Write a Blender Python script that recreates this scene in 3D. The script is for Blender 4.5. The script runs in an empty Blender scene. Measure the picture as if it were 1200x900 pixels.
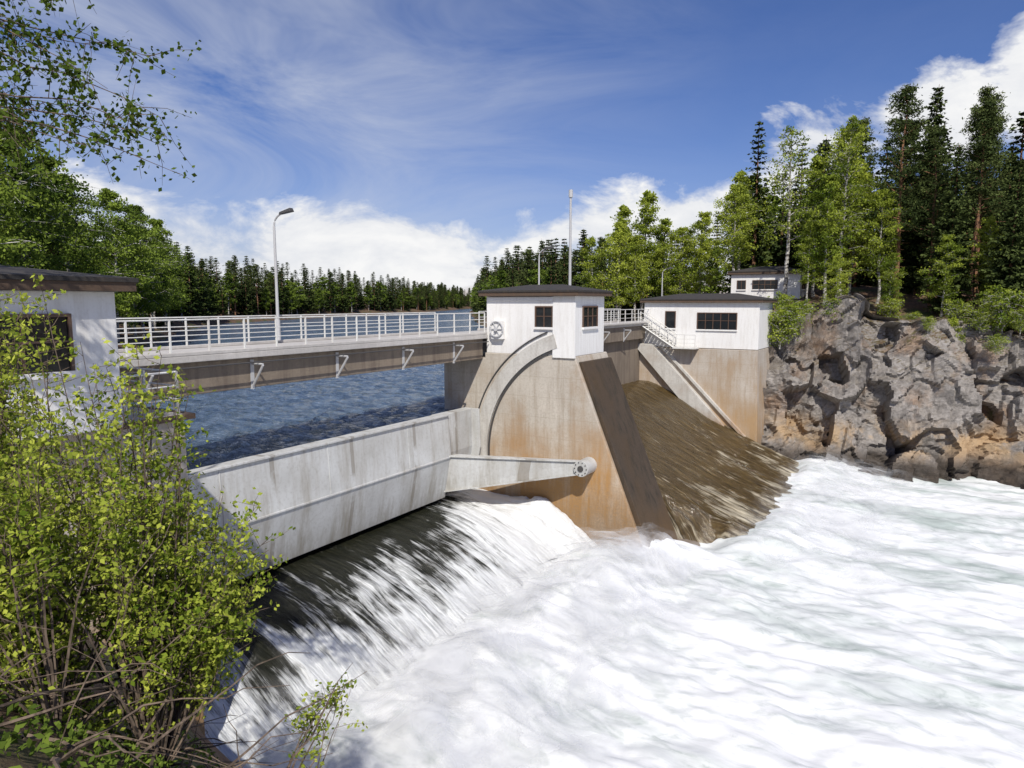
import bpy, math, numpy as np
from mathutils import Vector, noise as mnoise
TH=math.radians(31.3); C=math.cos(TH); S=math.sin(TH)
def D(x,y): return (C*x+S*y, -S*x+C*y)      # dam frame -> world
def Dinv(a,b): return (C*a-S*b, S*a+C*b)
sc=bpy.context.scene
# ------------------------------------------------------------ numpy noise
def _h(ix,iy,seed):
    n=(ix.astype(np.int64)*374761393+iy.astype(np.int64)*668265263+seed*974634777)&0xffffffff
    n=((n^(n>>13))*1274126177)&0xffffffff
    return ((n^(n>>16))&0xffff)/65535.0
def vn(x,y,seed=0):
    x=np.asarray(x,float);y=np.asarray(y,float)
    ix=np.floor(x);iy=np.floor(y);fx=x-ix;fy=y-iy
    fx=fx*fx*(3-2*fx);fy=fy*fy*(3-2*fy)
    a=_h(ix,iy,seed);b=_h(ix+1,iy,seed);c=_h(ix,iy+1,seed);d=_h(ix+1,iy+1,seed)
    return (a*(1-fx)+b*fx)*(1-fy)+(c*(1-fx)+d*fx)*fy
def fbm(x,y,seed=0,o=4):
    s=0;a=.5;t=0
    for i in range(o):
        s=s+a*vn(x*2**i+i*17.3,y*2**i-i*9.1,seed+i);t+=a;a*=.5
    return s/t
def sstep(e0,e1,x):
    t=np.clip((x-e0)/(e1-e0),0,1);return t*t*(3-2*t)
# ------------------------------------------------------------ material helpers
class NT:
    def __init__(s,name):
        s.m=bpy.data.materials.new(name);s.m.use_nodes=True;s.t=s.m.node_tree
        s.t.nodes.clear();s.out=s.t.nodes.new('ShaderNodeOutputMaterial')
    def n(s,typ,ins=None,**kw):
        nd=s.t.nodes.new('ShaderNode'+typ)
        for k,v in kw.items(): setattr(nd,k,v)
        if ins:
            for k,v in ins.items():
                if isinstance(v,bpy.types.NodeSocket): s.t.links.new(v,nd.inputs[k])
                else: nd.inputs[k].default_value=v
        return nd
    def coord(s,kind='Object',scale=(1,1,1)):
        tc=s.n('TexCoord');mp=s.n('Mapping',{'Vector':tc.outputs[kind],'Scale':scale});return mp.outputs[0]
    def noise(s,vec,scale,detail=4,rough=.55,dist=0):
        return s.n('TexNoise',{'Vector':vec,'Scale':scale,'Detail':detail,'Roughness':rough,'Distortion':dist}).outputs['Fac']
    def ramp(s,fac,lo,hi,vlo=0.,vhi=1.):
        return s.n('MapRange',{'Value':fac,'From Min':lo,'From Max':hi,'To Min':vlo,'To Max':vhi}).outputs[0]
    def math(s,op,a,b=0.0,clamp=False):
        nd=s.n('Math',operation=op,use_clamp=clamp)
        for i,v in enumerate((a,b)):
            if isinstance(v,bpy.types.NodeSocket): s.t.links.new(v,nd.inputs[i])
            else: nd.inputs[i].default_value=v
        return nd.outputs[0]
    def mix(s,f,a,b):
        nd=s.n('Mix',data_type='RGBA')
        for i,v in ((0,f),(6,a),(7,b)):
            if isinstance(v,bpy.types.NodeSocket): s.t.links.new(v,nd.inputs[i])
            else: nd.inputs[i].default_value=v if i==0 else (*v,1)
        return nd.outputs[2]
    def bump(s,h,strength=.3,dist=.05,normal=None):
        d={'Height':h,'Strength':strength,'Distance':dist}
        if normal is not None:d['Normal']=normal
        return s.n('Bump',d).outputs[0]
    def pbr(s,col,rough=.8,normal=None,**kw):
        d={'Base Color':col if isinstance(col,bpy.types.NodeSocket) else (*col,1),'Roughness':rough}
        if normal is not None:d['Normal']=normal
        d.update(kw)
        p=s.n('BsdfPrincipled',d);s.t.links.new(p.outputs[0],s.out.inputs[0]);return p
def sepz(t,vec,i=2): return t.n('SeparateXYZ',{0:vec}).outputs[i]
def concrete(name,base=(.46,.43,.38),dark=(.2,.18,.15),stainz=None,stain=(.36,.2,.08),amount=.5,lines=.9):
    t=NT(name);o=t.coord()
    big=t.noise(o,.35,4,.6);st=t.noise(t.coord(scale=(1.6,1.6,.14)),1.6,4,.65);fine=t.noise(o,9,4,.7)
    c=t.mix(t.ramp(big,.3,.7),base,tuple(b*.7 for b in base))
    c=t.mix(t.math('MULTIPLY',t.ramp(st,.47,.68),amount,True),c,dark)
    z=sepz(t,o)
    if lines:
        fr=t.math('FRACT',t.math('DIVIDE',z,lines));ln=t.math('LESS_THAN',fr,.025)
        c=t.mix(t.math('MULTIPLY',ln,.35),c,dark)
    if stainz:
        m=t.math('ADD',t.ramp(z,stainz[0],stainz[1],0,1),t.ramp(big,.3,.7,-.45,.45))
        m=t.math('MULTIPLY',t.math('MULTIPLY',m,t.ramp(st,.3,.6,.5,1.)),.97,True)
        c=t.mix(m,c,stain)
        m2=t.math('MULTIPLY',t.math('ADD',t.ramp(z,stainz[1]+.8,stainz[1]-2.2,0,1),t.ramp(fine,.3,.7,-.3,.2)),.65,True)
        c=t.mix(m2,c,(.12,.075,.035))
    c=t.mix(t.ramp(fine,.35,.75,0,.35),c,dark)
    t.pbr(c,.85,t.bump(t.math('ADD',fine,big),.35,.04));return t.m
def paint(name,col,rough=.6,dirt=.25,dcol=(.3,.27,.22)):
    t=NT(name);o=t.coord();st=t.noise(t.coord(scale=(2,2,.25)),2,4,.7);f=t.noise(o,14,3)
    c=t.mix(t.math('MULTIPLY',t.ramp(st,.45,.75),dirt,True),col,dcol)
    c=t.mix(t.ramp(f,.5,.8,0,dirt*.6),c,dcol)
    t.pbr(c,rough,t.bump(f,.15,.02));return t.m
M={}
M['pier']=concrete('pier_concrete',(.6,.55,.47),(.3,.24,.175),stainz=(.2,-3.4),stain=(.41,.22,.07),amount=.65,lines=1.1)
M['pale']=concrete('pale_concrete',(.64,.62,.57),(.3,.27,.23),stainz=(-2.5,-6),amount=.5,lines=0)
M['wetface']=concrete('wet_dimmed_concrete',(.075,.052,.034),(.025,.02,.013),stainz=(-3,-7),stain=(.13,.075,.03),amount=.9,lines=.6)  # wet concrete; the face's weaker light is also put into this dark colour
M['farwall']=concrete('abutment_concrete',(.58,.53,.46),(.3,.22,.15),stainz=(2.0,-5),stain=(.44,.29,.15),amount=.65,lines=1.1)
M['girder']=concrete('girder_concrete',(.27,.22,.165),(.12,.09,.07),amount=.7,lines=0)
M['deck']=concrete('deck_concrete',(.62,.59,.55),(.33,.31,.28),amount=.3,lines=0)
M['white']=paint('white_render',(.8,.79,.76),.8,.32,(.42,.37,.3))
M['railwhite']=paint('rail_paint',(.72,.72,.68),.45,.35,(.3,.2,.13))
M['roof']=paint('bitumen_roof',(.035,.032,.03),.9,.5,(.09,.07,.05))
M['rust']=paint('rusty_fascia',(.09,.06,.04),.8,.5,(.16,.09,.05))
M['darkmetal']=paint('dark_metal',(.06,.06,.06),.5,.3,(.12,.08,.05))
M['galv']=paint('galvanised_steel',(.5,.5,.5),.4,.3,(.25,.24,.22))
M['frame']=paint('window_frame',(.12,.07,.045),.6,.3,(.05,.03,.02))
t=NT('window_glass');t.pbr((.015,.018,.02),.08);M['glass']=t.m
t=NT('gate_painted_steel');o=t.coord();st=t.noise(t.coord(scale=(1,1.3,.12)),1.4,5,.7);bg=t.noise(o,.5,4,.6);f=t.noise(o,7,4,.7)
c=t.mix(t.ramp(bg,.3,.7),(.6,.61,.6),(.45,.45,.43))
c=t.mix(t.ramp(st,.46,.68,0,.6),c,(.33,.3,.25));c=t.mix(t.ramp(f,.5,.8,0,.45),c,(.25,.23,.2))
yy=t.math('FRACT',t.math('DIVIDE',sepz(t,o,1),4.3));c=t.mix(t.math('MULTIPLY',t.math('LESS_THAN',yy,.05),t.ramp(bg,.4,.5,0,.6)),c,(.2,.17,.13))
z=sepz(t,o);c=t.mix(t.math('ADD',t.ramp(z,-2.8,-4.6,0,.5),t.ramp(st,.4,.7,-.25,.25),True),c,(.24,.22,.17))
t.pbr(c,.6,t.bump(f,.2,.02));M['gate']=t.m
# rock
t=NT('cliff_rock');o=t.coord();b1=t.noise(o,.28,5,.65);b2=t.noise(o,2.2,6,.75,.6)
c=t.mix(t.ramp(b2,.3,.7),(.39,.36,.33),(.14,.125,.11))
rust=t.mix(t.ramp(b2,.35,.65),(.36,.22,.12),(.17,.11,.07))
c=t.mix(t.ramp(b1,.5,.66,0,.75),c,rust)
z=sepz(t,o)
band=t.math('MULTIPLY',t.ramp(t.math('ABSOLUTE',t.math('ADD',z,4.6)),.3,1.8,1.,0.),t.ramp(b1,.38,.5,0,.85),True);c=t.mix(band,c,(.42,.29,.16))
c=t.mix(t.math('MULTIPLY',t.ramp(z,-5.3,-6.2,0,1),.88,True),c,(.05,.038,.028))
g=t.n('NewGeometry');nz=sepz(t,g.outputs['Normal']);mo=t.math('MULTIPLY',t.ramp(nz,.5,.8),t.ramp(z,-1,2,0,1),True)
mo=t.math('MULTIPLY',mo,t.ramp(t.noise(o,1.2,4),.4,.5),True);c=t.mix(mo,c,t.mix(t.ramp(b2,.4,.6),(.1,.09,.03),(.11,.065,.035)))
t.pbr(c,.9,t.bump(b2,.8,.2));M['rock']=t.m
# ground
t=NT('forest_ground');o=t.coord();b1=t.noise(o,.3,4,.6);b2=t.noise(o,3,6,.7)
c=t.mix(t.ramp(b2,.3,.7),(.2,.115,.065),(.07,.045,.028));c=t.mix(t.ramp(b1,.5,.62),c,t.mix(t.ramp(b2,.35,.65),(.09,.1,.03),(.04,.05,.015)))
t.pbr(c,.95,t.bump(b2,.8,.15));M['ground']=t.m
# upstream water
t=NT('river_water');o=t.coord();w2=t.noise(t.coord(scale=(1,1.7,1)),2.2,4,.65,.3);w3=t.noise(t.coord(scale=(.5,1.3,1)),1.1,5,.75,.4)
c=t.mix(t.ramp(w3,.36,.68),(.025,.058,.115),(.19,.26,.35))  # pale sky reflections on the ripples are painted into the base colour
t.pbr(c,.12,t.bump(w2,1.,.55),**{'IOR':1.333});M['water']=t.m
def spill(name,deep,mid,white,x0,x1,pier,b0,b1_,lo,hi,fy,rr=.18):
    t=NT(name);o=t.coord()
    s1=t.noise(t.coord(scale=(.3,fy,.1)),1.0,5,.7,.5);s2=t.noise(t.coord(scale=(.8,fy*3.6,.3)),1.0,5,.75,.6);s3=t.noise(o,.35,3,.6)
    x=sepz(t,o,0);y=sepz(t,o,1)
    m=t.math('ADD',t.math('MULTIPLY',s1,.6),t.math('MULTIPLY',s2,.4))
    m=t.math('ADD',m,t.ramp(x,x0,x1,b0,b1_))
    if pier: m=t.math('ADD',m,t.ramp(y,26.5,31,0,.3))
    m=t.math('ADD',m,t.ramp(s3,.35,.65,-.1,.1))
    w=t.ramp(m,lo,hi)
    c=t.mix(t.ramp(s2,.35,.65),deep,mid);c=t.mix(t.math('MULTIPLY',w,.97,True),c,white)
    r=t.ramp(w,0,1,rr,.75)
    t.pbr(c,r,t.bump(t.math('ADD',s1,s2),.8,.2 if pier else .12));return t.m
M['spill1']=spill('falling_water',(.006,.008,.005),(.03,.03,.018),(.8,.82,.82),-21.8,-14.8,True,-.14,.2,.49,.63,2.4)
M['spill2']=spill('thin_spill_water',(.022,.014,.004),(.13,.085,.028),(.62,.56,.42),-20,-4.5,False,-.22,.11,.5,.7,2.2,.12)
t=NT('white_rapids');o=t.coord();f1=t.noise(t.coord(scale=(.38,1,1)),.28,5,.62,1.3);f2=t.noise(t.coord(scale=(.4,1,1)),1.2,7,.66,1.2)
x=sepz(t,o,0)
c=t.mix(t.math('MULTIPLY',t.ramp(f1,.42,.64),t.ramp(x,-14,2,.25,1.)),(.84,.85,.85),(.46,.52,.49))
c=t.mix(t.math('MULTIPLY',t.ramp(f2,.5,.66,0,.8),t.ramp(f1,.35,.6,.3,1.)),c,(.33,.39,.36))
t.pbr(c,.7,t.bump(f2,.25,.1));M['foam']=t.m
t=NT('spray_mist');o=t.coord();f=t.noise(o,.5,4,.6,.8);at=t.n('Attribute',attribute_name='shade')
a_=t.math('MULTIPLY',t.ramp(f,.36,.68),at.outputs['Fac'],True)
d=t.n('BsdfDiffuse',{'Color':(.82,.83,.84,1)});tr=t.n('BsdfTransparent');mx=t.n('MixShader',{0:a_,1:tr.outputs[0],2:d.outputs[0]});t.t.links.new(mx.outputs[0],t.out.inputs[0]);M['mist']=t.m
# foliage
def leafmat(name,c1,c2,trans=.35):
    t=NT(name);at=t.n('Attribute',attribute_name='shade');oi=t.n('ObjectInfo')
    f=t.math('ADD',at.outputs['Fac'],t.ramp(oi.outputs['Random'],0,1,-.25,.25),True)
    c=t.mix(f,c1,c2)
    d=t.n('BsdfDiffuse',{'Color':c})
    if trans:
        tr=t.n('BsdfTranslucent',{'Color':c});mx=t.n('MixShader',{0:trans,1:d.outputs[0],2:tr.outputs[0]});t.t.links.new(mx.outputs[0],t.out.inputs[0])
    else: t.t.links.new(d.outputs[0],t.out.inputs[0])
    return t.m
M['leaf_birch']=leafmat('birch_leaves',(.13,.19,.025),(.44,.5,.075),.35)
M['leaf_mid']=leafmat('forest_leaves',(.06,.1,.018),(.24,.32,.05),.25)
M['leaf_dark']=leafmat('dark_green_leaves',(.03,.06,.012),(.14,.2,.03),.3)  # darker green leaves for the overhanging birch branches
M['leaf_bush']=leafmat('bush_leaves',(.13,.2,.02),(.58,.63,.1),.35)
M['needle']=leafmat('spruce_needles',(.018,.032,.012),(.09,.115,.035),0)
M['needle2']=leafmat('pine_needles',(.035,.052,.018),(.13,.16,.05),0)
def bark(name,a,b,sc_=(3,3,1)):
    t=NT(name);o=t.coord(scale=sc_);f=t.noise(o,3,3,.7);t.pbr(t.mix(t.ramp(f,.42,.58),a,b),.9);return t.m
M['bark_birch']=bark('birch_bark',(.6,.58,.53),(.08,.065,.05),(1,1,3))
M['bark_pine']=bark('pine_bark',(.3,.15,.075),(.12,.065,.04))
M['bark_bush']=bark('twig_bark',(.17,.125,.09),(.07,.05,.035))
# ------------------------------------------------------------ mesh builders
class MB:
    def __init__(s): s.v=[];s.f=[];s.mi=[]
    def add(s,vs,fs,m=0):
        o=len(s.v);s.v+=[tuple(v) for v in vs]
        for f in fs: s.f.append([o+i for i in f]);s.mi.append(m)
    def box(s,x0,x1,y0,y1,z0,z1,m=0):
        s.add([(x0,y0,z0),(x1,y0,z0),(x1,y1,z0),(x0,y1,z0),(x0,y0,z1),(x1,y0,z1),(x1,y1,z1),(x0,y1,z1)],
        [(0,3,2,1),(4,5,6,7),(0,1,5,4),(1,2,6,5),(2,3,7,6),(3,0,4,7)],m)
    def prism(s,poly,y0,y1,m=0):
        n=len(poly);vs=[(p[0],y0,p[1]) for p in poly]+[(p[0],y1,p[1]) for p in poly]
        s.add(vs,[tuple(range(n)),tuple(range(2*n-1,n-1,-1))]+[(i,n+i,n+(i+1)%n,(i+1)%n) for i in range(n)],m)
    def tube(s,pts,rad,n=8,m=0):
        pts=[Vector(p) for p in pts]
        if not hasattr(rad,'__len__'): rad=[rad]*len(pts)
        vs=[]
        for i,p in enumerate(pts):
            d=(pts[min(i+1,len(pts)-1)]-pts[max(i-1,0)]).normalized()
            u=d.cross(Vector((0,0,1)) if abs(d.z)<.9 else Vector((1,0,0))).normalized();w=d.cross(u)
            for k in range(n):
                a=2*math.pi*k/n;vs.append(p+(u*math.cos(a)+w*math.sin(a))*rad[i])
        fs=[(i*n+k,i*n+(k+1)%n,(i+1)*n+(k+1)%n,(i+1)*n+k) for i in range(len(pts)-1) for k in range(n)]
        fs+=[tuple(range(n-1,-1,-1)),tuple(range((len(pts)-1)*n,len(pts)*n))]
        s.add(vs,fs,m)
    def obj(s,name,mats,parent=None,bevel=0,smooth=False):
        me=bpy.data.meshes.new(name);me.from_pydata(s.v,[],s.f);me.update()
        for mm in mats: me.materials.append(M[mm])
        me.polygons.foreach_set('material_index',s.mi)
        import bmesh
        bm=bmesh.new();bm.from_mesh(me);bmesh.ops.recalc_face_normals(bm,faces=bm.faces);bm.to_mesh(me);bm.free()
        if smooth: me.polygons.foreach_set('use_smooth',[True]*len(me.polygons))
        ob=bpy.data.objects.new(name,me);sc.collection.objects.link(ob)
        if parent: ob.parent=parent
        else: ob.rotation_euler=(0,0,-TH)
        if bevel:
            b=ob.modifiers.new('bevel','BEVEL');b.width=bevel;b.segments=2;b.limit_method='ANGLE'
        return ob
def empty(name,rot=True):
    e=bpy.data.objects.new(name,None);sc.collection.objects.link(e);e.empty_display_size=.5
    if rot:e.rotation_euler=(0,0,-TH)
    return e
def quads_obj(name,V,Q,mi,mats,shade=None,smooth=False,link=True,rot=False):
    me=bpy.data.meshes.new(name);n=len(Q)
    me.vertices.add(len(V));me.vertices.foreach_set('co',np.asarray(V,np.float32).ravel())
    me.loops.add(n*4);me.loops.foreach_set('vertex_index',np.asarray(Q,np.int32).ravel())
    me.polygons.add(n);me.polygons.foreach_set('loop_start',np.arange(n,dtype=np.int32)*4)
    for mm in mats: me.materials.append(M[mm])
    me.polygons.foreach_set('material_index',np.asarray(mi,np.int32) if hasattr(mi,'__len__') else np.full(n,mi,np.int32))
    me.polygons.foreach_set('use_smooth',np.full(n,smooth))
    if shade is not None:
        at=me.attributes.new('shade','FLOAT','POINT');at.data.foreach_set('value',np.asarray(shade,np.float32))
    me.update(calc_edges=True);me.validate()
    if not link: return me
    ob=bpy.data.objects.new(name,me);sc.collection.objects.link(ob)
    if rot: ob.rotation_euler=(0,0,-TH)
    return ob
def grid_quads(nu,nv):
    i=np.arange(nu-1)[:,None];j=np.arange(nv-1)[None,:];a=(i*nv+j)
    return np.stack([a,a+nv,a+nv+1,a+1],-1).reshape(-1,4)
# ------------------------------------------------------------ river layout (survey coords, metres)
left=[D(-24.5,10.5),(-21,30),(-30,45),(-40,62),(-51,95),(-61,122),(-76,160),(-85,210),(-77,300),(-56,450),(-44,720)]
right=[(-36,720),(-28,450),(-14,250),(-5,150),(2,100),D(-24.5,58)]
RIV=np.array(left+right)
def sdf(P,x,y):
    d=np.full(x.shape,1e18);ins=np.zeros(x.shape,bool);n=len(P)
    for i in range(n):
        ax,ay=P[i];bx,by=P[(i+1)%n];ex,ey=bx-ax,by-ay
        t=np.clip(((x-ax)*ex+(y-ay)*ey)/(ex*ex+ey*ey),0,1)
        d=np.minimum(d,(x-ax-t*ex)**2+(y-ay-t*ey)**2)
        c=((ay>y)!=(by>y))&(x<(bx-ax)*(y-ay)/((by-ay) if by!=ay else 1e-9)+ax);ins^=c
    return np.where(ins,-1,1)*np.sqrt(d)
def yb(x): return np.interp(x,[-60,-16.5,-12,-8,-4,0,60],[10.5,10.3,9.6,8.8,8.0,7.3,5])
def height(a,b):
    a=np.asarray(a,float);b=np.asarray(b,float);x,y=Dinv(a,b)
    du=sdf(RIV,a,b)
    hu=np.interp(du,[-6,-.5,0,3,12,60,200,800],[-6,-.8,.1,1.2,3.2,5.5,8,18])
    e=yb(x)-y
    hl=np.interp(e,[-3,0,1.5,4.5,7,9,30,200],[-9.5,-7.6,-3,1.2,3.6,4.35,5.6,9])
    cy=y-62.2
    hr=np.interp(cy,[-3,1.8,4.5,6.3,10,22,80],[-9.5,-8.5,1.5,4.2,6.2,7.5,10])
    drop=sstep(-13,5,x)*1.8;hr=hr-np.where(cy>1,drop,0)*sstep(25,4,cy)
    hd=np.where(y<35,hl,hr)
    hd=np.where(x<-22.5,50,hd)
    hu=np.where((x>-22.5)&(du>0),50,hu)
    h=np.minimum(hu,hd)
    h=np.where((x>-24.6)&(x<-20)&(y>8)&(y<60),-9,h)
    pad=(x>-26)&(x<-20.5)&((y<9)|(y>61))&(y<95)&(y>-60);h=np.where(pad,4.3,h)
    nz=(fbm(a*.25,b*.25,3)-.5)*1.4+(fbm(a*.03,b*.03,9)-.5)*4*sstep(30,120,np.abs(y-30))
    h=h+nz*np.where(pad,0,1)*sstep(-9,3,h)*np.where((np.abs(x+15)<4)&(y>74)&(y<83),0,1)
    return h
n=430;tt=np.linspace(-1,1,n)
ga=60*np.sinh(4.7*tt)-2;gb=60*np.sinh(4.7*tt)+22
A,B=np.meshgrid(ga,gb,indexing='ij');Hh=height(A,B)
quads_obj('ground',np.stack([A,B,Hh],-1).reshape(-1,3),grid_quads(n,n),0,['ground'],smooth=True)
ux=-22.25-np.concatenate([np.arange(0,50,.3),50+60*(np.exp(np.linspace(0,2.75,90))-1)])
uy=np.concatenate([np.linspace(-420,8,60),np.arange(8.3,75,.35),75+np.linspace(.5,640,120)])
X,Y=np.meshgrid(ux,uy,indexing='ij');wa,wb=D(X,Y)
dsd=sdf(RIV,wa,wb)
amp=sstep(140,40,-X)
Z=((fbm(X*.7,Y*1.1,50,4)-.5)*.34+(fbm(X*2.1,Y*2.6,51,2)-.5)*.14)*amp
Z=np.where(dsd>4,-1.2,Z)
Z=np.where((X>-24.6)&((Y<10.2)|(Y>58.3)),-3,Z)
quads_obj('river',np.stack([X,Y,Z],-1).reshape(-1,3),grid_quads(len(ux),len(uy)),0,['water'],smooth=True,rot=True)
# ------------------------------------------------------------ dam body
dam=empty('concrete_dam')
mb=MB()
prof=[(-24.2,-10),(-24.2,3.1),(-21.3,3.1),(-21.3,3.4),(-15.7,3.4),(-11.6,-6.6),(-10.6,-10)]
mb.prism(prof,32.1,36.3,0)
mb.obj('middle_pier',['pier'],dam,.04)
mb=MB()
mb.prism([(-15.55,3.1),(-15.35,3.1),(-11.3,-6.6),(-10.3,-9.5),(-10.9,-9.5),(-11.6,-6.6)],32.3,36.2,0)
mb.obj('pier_downstream_face',['wetface'],dam,.03)
def arc(cx,cz,r0,r1,a0,a1,y0,y1,mb,m=0,n=28):
    an=[math.radians(a0+(a1-a0)*i/n) for i in range(n+1)]
    for i in range(n):
        p=[(cx+r*math.cos(a),cz+r*math.sin(a)) for r,a in ((r0,an[i]),(r1,an[i]),(r1,an[i+1]),(r0,an[i+1]))]
        vs=[(q[0],y0,q[1]) for q in p]+[(q[0],y1,q[1]) for q in p]
        fs=[(0,1,2,3),(0,4,7,3),(1,5,6,2)]
        if i==0: fs.append((0,1,5,4))
        if i==n-1: fs.append((3,2,6,7))
        mb.add(vs,fs,m)
mb=MB();arc(-14.8,-2.25,6.35,7.1,190,107,31.97,32.2,mb,0);mb.obj('gate_guide',['pale'],dam,0)
mb=MB();arc(-14.8,-2.25,6.2,6.3,190,107,32.03,32.2,mb,0);arc(-14.8,-2.25,7.3,7.36,178,110,32.03,32.2,mb,0);mb.obj('gate_seal_track',['darkmetal'],dam,0)
mb=MB()
mb.prism([(-26,-10),(-26,3.1),(-21.3,3.1),(-21.3,3.35),(-16.3,3.35),(-16.1,-10)],3.5,10.5,0)
mb.obj('near_abutment',['pier'],dam,.04)
mb=MB()
mb.prism([(-26,-10),(-26,3.1),(-21.6,3.1),(-21.6,2.3),(-11.8,2.3),(-11.4,-10)],58,66,0)
mb.obj('far_abutment',['farwall'],dam,.04)
mb=MB();mb.prism([(-22.4,2.6),(-20.6,2.6),(-13.4,-4.9),(-15.4,-4.9)],57.5,58.1,0);mb.prism([(-19.9,2.28),(-19.6,2.28),(-12.4,-4.9),(-12.8,-4.9)],57.75,58.1,0);mb.obj('far_gate_guide',['pale'],dam,.03)
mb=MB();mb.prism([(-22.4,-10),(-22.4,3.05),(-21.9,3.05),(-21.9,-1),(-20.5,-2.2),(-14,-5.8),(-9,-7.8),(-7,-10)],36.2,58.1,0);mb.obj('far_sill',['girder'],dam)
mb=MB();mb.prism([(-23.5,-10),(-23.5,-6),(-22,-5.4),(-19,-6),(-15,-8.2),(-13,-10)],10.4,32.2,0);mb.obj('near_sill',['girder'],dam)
def sheet(name,xs,zs,x0,x1,y0,y1,mat,seed,amp,pier):
    nx=90;ny=int((y1-y0)/.09)
    X,Y=np.meshgrid(np.linspace(x0,x1,nx),np.linspace(y0,y1,ny),indexing='ij')
    Z=np.interp(X,xs,zs)
    k=np.clip((X-x0)/(x1-x0),0,1)
    Z=Z+(fbm(X*.3,Y*1.6,seed,4)-.5)*amp*(.25+k*1.3)+(fbm(X*1.2,Y*4,seed+5,3)-.5)*amp*.5*k
    if pier: Z=Z+1.1*sstep(29.3,32,Y)*sstep(-20.8,-17.5,X)*(.4+fbm(X*.8,Y*.8,4))
    else: Z=Z-2.6*sstep(38.4,36.25,Y+ (fbm(X*.8,Y*.3,8)-.5)*1.2)*sstep(-12.6,-10.2,X)
    return quads_obj(name,np.stack([X,Y,Z],-1).reshape(-1,3),grid_quads(nx,ny),0,[mat],smooth=True,rot=True)
sx=np.array([-22.6,-21.4,-20,-18.5,-17,-15.5,-14,-12.5]);szz=np.array([-4.45,-4.55,-4.75,-5.2,-5.9,-6.8,-7.7,-8.5])
sheet('spillway_water',sx,szz,-22.6,-12.5,10.45,32.15,'spill1',11,.55,True)
s2x=np.array([-22,-21,-20.2,-17.7,-15.2,-11.5,-7,-4.5]);s2z=np.array([-.7,-.75,-1,-2.2,-3.6,-5.3,-7.0,-8.2])
sheet('spillway_water',s2x,s2z,-22,-4.5,36.25,58.05,'spill2',31,.35,False)
def foamz(X,Y,fine=True):
    b1=sstep(37.5,34,Y)
    Z=-7.3+1.1*np.exp(-((X+12.6)/2.9)**2)*b1*(.45+fbm(X*.3,Y*.25,77))-1.6*sstep(-15.2,-17,X)
    Z=Z+.75*np.exp(-((X+6.6)/2.4)**2)*(1-b1)*(.4+fbm(X*.4,Y*.3,78))
    rid=1-np.abs(fbm(X*.22,Y*.38,5,4)*2-1)*2.2
    turb=np.interp(X,[-17,-10,0,15,60],[1,.95,.65,.45,.35])
    Z=Z+turb*(rid*.2+(fbm(X*.5,Y*.85,21,3)-.5)*.65)
    if fine: Z=Z+turb*((fbm(X*1.4,Y*2.4,41,3)-.5)*.22)
    return Z
xs=np.concatenate([np.arange(-17.5,10,.14),np.arange(10,40,.4),np.arange(40,160,3)]);ys=np.concatenate([np.arange(2.5,40,.15),np.arange(40,65,.22)])
X,Y=np.meshgrid(xs,ys,indexing='ij')
quads_obj('river_rapids',np.stack([X,Y,foamz(X,Y)],-1).reshape(-1,3),grid_quads(len(xs),len(ys)),0,['foam'],smooth=True,rot=True)
sp_=empty('spray')
def veil(x0,x1,y0,y1,dz,seed,al,base,rg=.9):
    X,Y=np.meshgrid(np.arange(x0,x1,.3),np.arange(y0,y1,.3),indexing='ij')
    Z=np.maximum(base(X),foamz(X,Y,False))+dz+(fbm(X*.45,Y*.45,seed)-.5)*rg
    u=(X-x0)/(x1-x0);v=(Y-y0)/(y1-y0)
    al_=al*np.clip(np.minimum(u,1-u)*3.2,0,1)*np.clip(np.minimum(v,1-v)*9,0,1)
    o=quads_obj('veil',np.stack([X,Y,Z],-1).reshape(-1,3),grid_quads(*X.shape),0,['mist'],shade=al_.ravel(),smooth=True);o.parent=sp_
for k,(dz,al) in enumerate(((.12,.65),(.5,.6),(1.0,.45))):
    veil(-17.4+.6*k,-6.5,10.8,34.0,dz,100+k,al,lambda x:np.interp(x,sx,szz))
veil(-8.8,1.0,33.0,62.0,.2,120,.55,lambda x:np.interp(x,s2x,s2z),.6)
veil(-7.8,0.0,36.0,61.0,.7,121,.4,lambda x:np.interp(x,s2x,s2z))
# ------------------------------------------------------------ radial gate
gate=empty('radial_gate')
mb=MB()
back=[(-14.8+8.0*math.cos(math.radians(a)),-2.25+8.0*math.sin(math.radians(a))) for a in np.linspace(194.5,162,8)]
mb.prism([(-21.75,-4.25),(-21.3,-1.95),(-21.45,.25)]+[(b[0],min(b[1],.25)) for b in back[::-1]],10.6,28.8,0)
mb.obj('skin_panel',['gate'],gate,.02)
mb=MB();mb.prism([(-22.3,-4.2),(-21.95,-1.95),(-22.0,.2),(-22.6,.2),(-22.9,-2),(-22.7,-4.2)],28.8,31.95,0)
for yv in (28.8,31.7): mb.prism([(-21.9,-4.2),(-21.4,-1.95),(-21.5,.22),(-22,.22),(-22.2,-4.2)],yv+.003,yv+.12,0)
mb.obj('end_panel',['gate'],gate,.02)
mb=MB();mb.box(-21.36,-21.26,10.7,28.7,-2.0,-1.92,0);mb.box(-21.55,-21.35,10.7,28.7,.25,.33,0)
for k in range(3):
    yv=15+k*5.2;mb.prism([(-21.33,-1.9),(-21.28,-1.9),(-21.43,.24),(-21.48,.24)],yv,yv+.04,0)
mb.obj('stiffeners',['gate'],gate,.01)
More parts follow.
